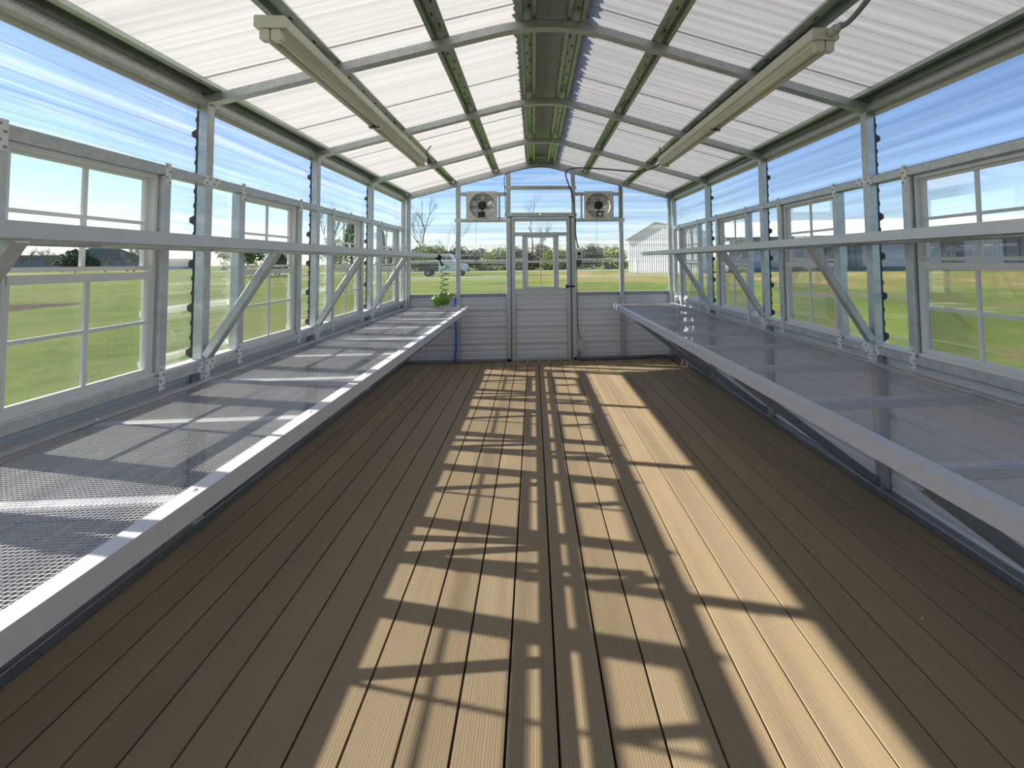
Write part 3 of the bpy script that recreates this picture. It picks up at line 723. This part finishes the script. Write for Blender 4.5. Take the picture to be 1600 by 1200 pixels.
# small bits on the deck
for (x, y), lb in (((1.55, 5.05), 'small white scrap on the deck near the far right corner'), ((1.245, 1.66), 'tiny pale chip on the deck boards at lower right')):
    m = MB(); s = .009 if y > 3 else .004
    m.loft([[(x + s * math.cos(a) * k, y + s * .8 * math.sin(a) * k, z) for a in np.linspace(0, 2 * math.pi, 7)[:-1]] for k, z in ((1, .0005), (.8, .004), (.3, .006))])
    tag(m.build('paper_scrap', 'chalk', None, loc=(x, y, 0)), lb, 'scrap')
m = MB(); m.box((1.42, 5.48, .0005), (1.50, 5.50, .004)); m.box((1.495, 5.48, .0005), (1.505, 5.50, .055)); tag(m.build('angle_bracket', 'rim_metal', None, loc=(1.46, 5.49, 0)), 'small bright metal angle standing on the deck under the right bench end', 'bracket')

# ------------------------------------------------------------------ outside: ground and road
GZ = -.35
m = MB()
m.quad([(-900, -300, GZ), (900, -300, GZ), (900, 1200, GZ), (-900, 1200, GZ)])
tag(m.build('ground', 'field'), 'green grass field with patches of bare orange dirt around the greenhouse', 'ground', kind='structure')
m = MB(); m.quad([(-45, 82, GZ + .02), (30, 82, GZ + .02), (30, 89, GZ + .02), (-45, 89, GZ + .02)])
tag(m.build('road', 'asphalt'), 'grey road strip crossing the field in front of the far treeline', 'road', kind='structure')

# ------------------------------------------------------------------ trees
def bare_tree(name, label, loc, H, seed, lean=0, spread=.6, group=None, trunk=.12, depth=6):
    rnd = random.Random(seed); m = MB()
    r = root(name, label, 'tree', group, loc=loc)
    def br(p, d, L, rad, lv):
        n = 3; pts = [p]; q = Vector(p); dd = Vector(d)
        for k in range(n):
            dd = (dd + Vector((rnd.uniform(-.16, .16), rnd.uniform(-.16, .16), rnd.uniform(-.03, .12)))).normalized(); q = q + dd * L / n; pts.append(tuple(q))
        m.tube(pts, [rad * (1 - .35 * k / n) for k in range(n + 1)], 4 if lv > 1 else 6, False)
        if lv >= depth or rad < .004: return
        for k in range(rnd.choice((2, 3, 3))):
            t = rnd.choice((1, 2, 3, 3)); a = rnd.uniform(0, 2 * math.pi); sp = spread * rnd.uniform(.5, 1.1)
            nd = (dd + Vector((math.cos(a) * sp, math.sin(a) * sp, rnd.uniform(-.05, .2)))).normalized()
            br(pts[t], nd, L * rnd.uniform(.6, .84), rad * .56, lv + 1)
    br((0, 0, 0), Vector((lean, 0, 1)).normalized(), H * .30, trunk, 0)
    m.build('branches', 'bark', r)
    return r
def bushy(name, label, loc, H, Wd, seed, mat, group=None, n=1600, leaf=.16, cone=False, twigs=0, cat='tree'):
    rnd = random.Random(seed); r = root(name, label, cat, group, loc=loc)
    m = MB(); m.tube([(0, 0, 0), (0.03 * H, 0, H * .3), (0, 0, H * .6)], [H * .025, H * .02, H * .01], 6, False)
    for k in range(7):
        a = rnd.uniform(0, 6.28); m.tube([(0, 0, H * .08 * (k + 1)), (Wd * .3 * math.cos(a), Wd * .3 * math.sin(a), H * (.2 + .09 * k))], [H * .012, H * .005], 5, False)
    for k in range(twigs):
        x, y = rnd.uniform(-Wd / 2, Wd / 2), rnd.uniform(-Wd / 3, Wd / 3); z = H * rnd.uniform(.45, .8); 
        m.tube([(x * .7, y * .7, z * .6), (x, y, z), (x + rnd.uniform(-.3, .3), y, H * rnd.uniform(.9, 1.22))], [.03, .022, .012], 3, False)
    m.build('stem', 'bark' if not twigs else 'twig_grey', r)
    lobes = [(rnd.uniform(-.28, .28) * Wd, rnd.uniform(-.28, .28) * Wd, H * rnd.uniform(.14 if cat == 'bush' else .3, .75), rnd.uniform(.24, .36)) for _ in range(14 if cat == 'bush' else 9)]
    c = MB()
    for i in range(n):
        if cone:
            z = rnd.random() ** .8; R = Wd / 2 * (1 - z) * math.sqrt(rnd.uniform(.35, 1)) + .05; a = rnd.uniform(0, 6.28); p = Vector((R * math.cos(a), R * math.sin(a), .08 * H + z * .92 * H))
        else:
            lx, ly, lz, lr = rnd.choice(lobes); d = Vector((rnd.gauss(0, 1), rnd.gauss(0, 1), rnd.gauss(0, 1))).normalized() * rnd.uniform(.55, 1.05)
            p = Vector((lx + d.x * lr * Wd, ly + d.y * lr * Wd, max(.05, lz + d.z * H * .27)))
        s = leaf * rnd.uniform(.6, 1.5); q = Vector((rnd.gauss(0, 1), rnd.gauss(0, 1), rnd.gauss(0, 1))).normalized(); u2 = q.orthogonal().normalized(); v2 = q.cross(u2)
        c.quad([p + u2 * s, p + v2 * s * .6, p - u2 * s, p - v2 * s * .6])
    c.build('foliage', mat, r)
    return r
bare_tree('bare_tree', 'tall leafless tree beyond the far wall, left of the left fan', (-23.5, 107, GZ), 20, 4, .0, .5, trunk=.33, depth=7)
bare_tree('bare_tree', 'leafless tree leaning right, beside the tall bare tree beyond the far wall', (-20.5, 110, GZ), 13.5, 11, .45, .5, trunk=.2, depth=7)
bare_tree('bare_tree', 'leafless tree beyond the door, its top over the door window', (0.1, 108, GZ), 19.5, 21, 0, .6, depth=7, trunk=.3)
lt = [(-159, 161.5), (-154, 163), (-147, 160.7), (-133.7, 159.7), (-129, 162), (-124.7, 159)]
OT = ['leftmost of the six', 'second from the left', 'third from the left', 'fourth, right of the dark bush', 'fifth from the left', 'rightmost of the six']
for i, (xx, yy) in enumerate(lt):
    bare_tree('orchard_tree', 'spreading bare tree through the nearest left window, ' + OT[i], (xx, yy, GZ), 9.0 + (i * 37 % 5) * .4, 50 + i, .1 * ((i % 3) - 1), .85,
              'orchard row beyond the left wall', trunk=.30, depth=7)
for i, (xx, yy) in enumerate([(-185, 190), (-175, 186), (-168, 190), (-150, 188), (-141, 184)]):
    bare_tree('orchard_tree', 'smaller bare tree farther back behind the orchard row, ' + ('first from the left', 'second from the left', 'third from the left', 'fourth from the left', 'last at right')[i], (xx, yy, GZ), 9.5, 80 + i, 0, .8, 'far orchard trees', trunk=.28, depth=6)
bushy('cedar_bush', 'dark rounded evergreen bush among the bare trees beyond the nearest left window', (-128, 143.5, GZ), 6.6, 8.4, 5, 'leaf_dark', n=2600, leaf=.3)
bushy('leafy_bush', 'bright green bush seen through the second left window, its left side', (-40, 68.5, GZ), 5.4, 6.0, 6, 'leaf_green', n=2200, leaf=.2)
bushy('leafy_bush', 'darker green bush at the right side of the view through the second left window', (-38.5, 75.5, GZ), 4.6, 5.2, 7, 'leaf_dark', n=2000, leaf=.2)
bare_tree('bare_tree', 'tall bare tree seen through the third left window', (-42, 101, GZ), 15.5, 33, 0, .55, trunk=.25)
bushy('conifer', 'green cone-shaped conifer seen through the third left window', (-41, 110.5, GZ), 13.0, 6.0, 8, 'leaf_green', n=2200, leaf=.28, cone=True)
bushy('leafy_tree', 'pale green tree between the bare tree and the conifer, third left window', (-47.5, 118, GZ), 9.0, 6.0, 9, 'leaf_spring', n=1500, leaf=.25)
bushy('conifer', 'narrow dark conifer seen through the left window nearest the far wall', (-41, 133, GZ), 10.5, 4.2, 10, 'leaf_dark', n=1500, leaf=.3, cone=True)
bare_tree('bare_tree', 'leafless tree seen through the left window nearest the far wall', (-40, 126, GZ), 13.0, 35, 0, .55, trunk=.22)
rb = random.Random(5)
TB = ['far left end of the thicket, behind the left corner posts', 'thicket bush under the tall bare tree', 'thicket bush just left of the truck', 'thicket bush behind the truck cab',
      'thicket bush behind the second far post', 'thicket bush behind the left fan cord', 'thicket bush just left of the door', 'thicket bush at the left edge of the door', 'thicket bush behind the left half of the door window',
      'thicket bush behind the right half of the door window', 'thicket bush at the right edge of the door', 'thicket bush behind the timer box', 'thicket bush behind the right fan cord', 'thicket bush behind the fourth far post', 'thicket bush at the corner of the white barn']
for i in range(15):
    x = -26.5 + i * 3.05 + rb.uniform(-.3, .3); k = i % 4
    bushy('treeline_bush', ('dark green ', 'twiggy grey ', 'pale green ', 'mid green ')[k] + TB[i], (x, 94 + (i % 2) * 6.5, GZ), rb.uniform(4.3, 5.6), 5.2, 100 + i, ('leaf_dark', 'twig_grey', 'leaf_spring', 'leaf_green')[k],
          'thicket line beyond the far wall', n=3000, leaf=.19, twigs=34, cat='bush')

# ------------------------------------------------------------------ buildings
def barn():
    r = root('gable_barn', 'white ribbed gable-end building beyond the right part of the far wall', 'building', loc=(16.3, 61, GZ), rz=math.radians(-32))
    P = [(-4.4, 0), (5.3, 0), (5.3, 5.2), (-.6, 6.5), (-4.4, 4.45)]
    m = MB(); m.loft([[(x, y, z) for x, z in P] for y in (0, 6)])
    x = -4.3
    while x < 5.3:
        top = 4.45 + (x + 4.4) * (2.05 / 3.8) if x < -.6 else 6.5 - (x + .6) * (1.3 / 5.9)
        m.box((x, -.04, 0), (x + .06, 0, top - .05)); x += .3
    m.build('wall', 'barn_white', r)
    m = MB(); m.loft([[(-4.7, y, 4.33), (-.6, y, 6.62), (5.5, y, 5.26), (5.5, y, 5.16), (-.6, y, 6.5), (-4.7, y, 4.21)] for y in (-.25, 6.2)]); m.build('roof', 'roof_bright', r)
    m = MB(); m.loft([[(-4.7, y, 4.33), (-.6, y, 6.62), (5.5, y, 5.26), (5.5, y, 5.14), (-.6, y, 6.48), (-4.7, y, 4.2)] for y in (-.29, -.25)]); m.build('roof_trim', 'shed_grey', r)
    m = MB(); m.box((-3.5, -.06, .1), (-3.3, -.01, 2.0)); m.build('downpipe', 'roof_bright', r)
barn()
def longbarn():
    A = Vector((25.8, 61.74, 0)); B = Vector((66, 48.7, 0)); d = (B - A); L = d.length; ang = math.atan2(d.y, d.x)
    r = root('long_building', 'long white-roofed building with grey-lilac wall across the field at right', 'building', loc=(A.x, A.y, GZ), rz=ang)
    m = MB(); m.box((0, 0, .55), (L, 12, 4.55))
    x = .2
    while x < L: m.box((x, -.03, .55), (x + .05, 0, 4.5)); x += .45
    m.build('wall', 'barn_lavender', r)
    m = MB(); m.box((-.05, -.06, 0), (L + .05, 12.05, .55)); m.build('plinth', 'shed_grey', r)
    m = MB(); m.loft([[(x, -.7, 4.5), (x, 6, 6.9), (x, 12.7, 4.5), (x, 12.7, 4.35), (x, 6, 6.75), (x, -.7, 4.35)] for x in (-.5, L + .5)]); m.build('roof', 'roof_bright', r)
    m = MB(); m.box((-.5, -.78, 4.1), (L + .5, -.7, 4.5)); m.build('fascia', 'shed_grey', r)
    def wx(px): return (Vector(px) - A.xy).length
    for a, b in (((36.66, 58.22), (37.57, 57.92)), ((39.2, 57.4), (40.6, 56.9)), ((48.78, 54.29), (50.9, 53.6)), ((54.77, 52.34), (57.5, 51.5))):
        a, b = wx(a), wx(b); m = MB(); m.box((a, -.09, .6), (b, -.03, 4.05)); q = m.build('sliding_door', 'barn_door', r)
        m = MB(); m.box((a - .12, -.12, .6), (a + .12, -.09, 4.05)); m.box(((a + b) / 2 - .07, -.12, .6), ((a + b) / 2 + .07, -.09, 4.05)); m.build('door_post', 'truck_dark', q)
longbarn()
def sheds():
    r = root('distant_shed', 'low dark blue-grey shed roofs behind the bare trees, nearest left window', 'building', loc=(-210, 205, GZ), rz=math.radians(45))
    m = MB(); m.box((-30, 0, 0), (60, 14, 5.0)); m.build('wall', 'shed_wall', r)
    m = MB()
    for a, b, h in ((-30, -8, 9.5), (14, 44, 10.5)):
        c = (a + b) / 2; m.loft([[(a, y, 5.0), (c - 3, y, h), (c + 3, y, h), (b, y, 5.0)] for y in (-1, 15)])
    m.box((-9, -.5, 5.0), (16, 14, 6.6)); m.build('roof', 'shed_grey', r)
sheds()
def truck():
    r = root('pickup_truck', 'white utility truck parked beyond the far wall, behind the hanging hose', 'truck', loc=(-10.9, 60, GZ))
    m = MB()
    m.loft([[(x, y, z) for x, z in [(-.7, .75), (-.7, 1.5), (-.55, 2.55), (-.35, 2.72), (.55, 2.72), (.75, 2.6), (1.35, 1.62), (2.55, 1.42), (2.72, 1.2), (2.72, .6), (-.7, .6)]] for y in (-1, 1)]); b = m.build('cab', 'truck_white', r)
    m = MB(); m.quad([(-.45, -1.01, 1.65), (.25, -1.01, 1.65), (.25, -1.01, 2.5), (-.32, -1.01, 2.5)]); m.quad([(.33, -1.01, 1.65), (1.15, -1.01, 1.65), (.72, -1.01, 2.48), (.33, -1.01, 2.5)]); m.build('side_window', 'car_glass', b)
    m = MB(); m.box((-3.0, -1.02, .75), (-.75, 1.02, 1.35)); m.box((-3.0, -1.0, 1.35), (-2.9, 1.0, 1.6)); m.box((-.85, -1, 1.35), (-.75, 1, 2.3)); m.build('flatbed', 'truck_dark', r)
    for x in (-1.95, 1.85):
        for y in (-1.02, .80):
            m = MB(); m.cyl((x, y, .42), (x, y + .22, .42), .42, 20); q = m.build('wheel', 'rubber', r, False)
            m = MB(); m.cyl((x, y - .01, .42), (x, y + .23, .42), .2, 14); m.build('hub', 'screw', q)
    m = MB(); m.box((2.70, -1, .5), (2.85, 1, .8)); m.build('bumper', 'truck_dark', r)
truck()
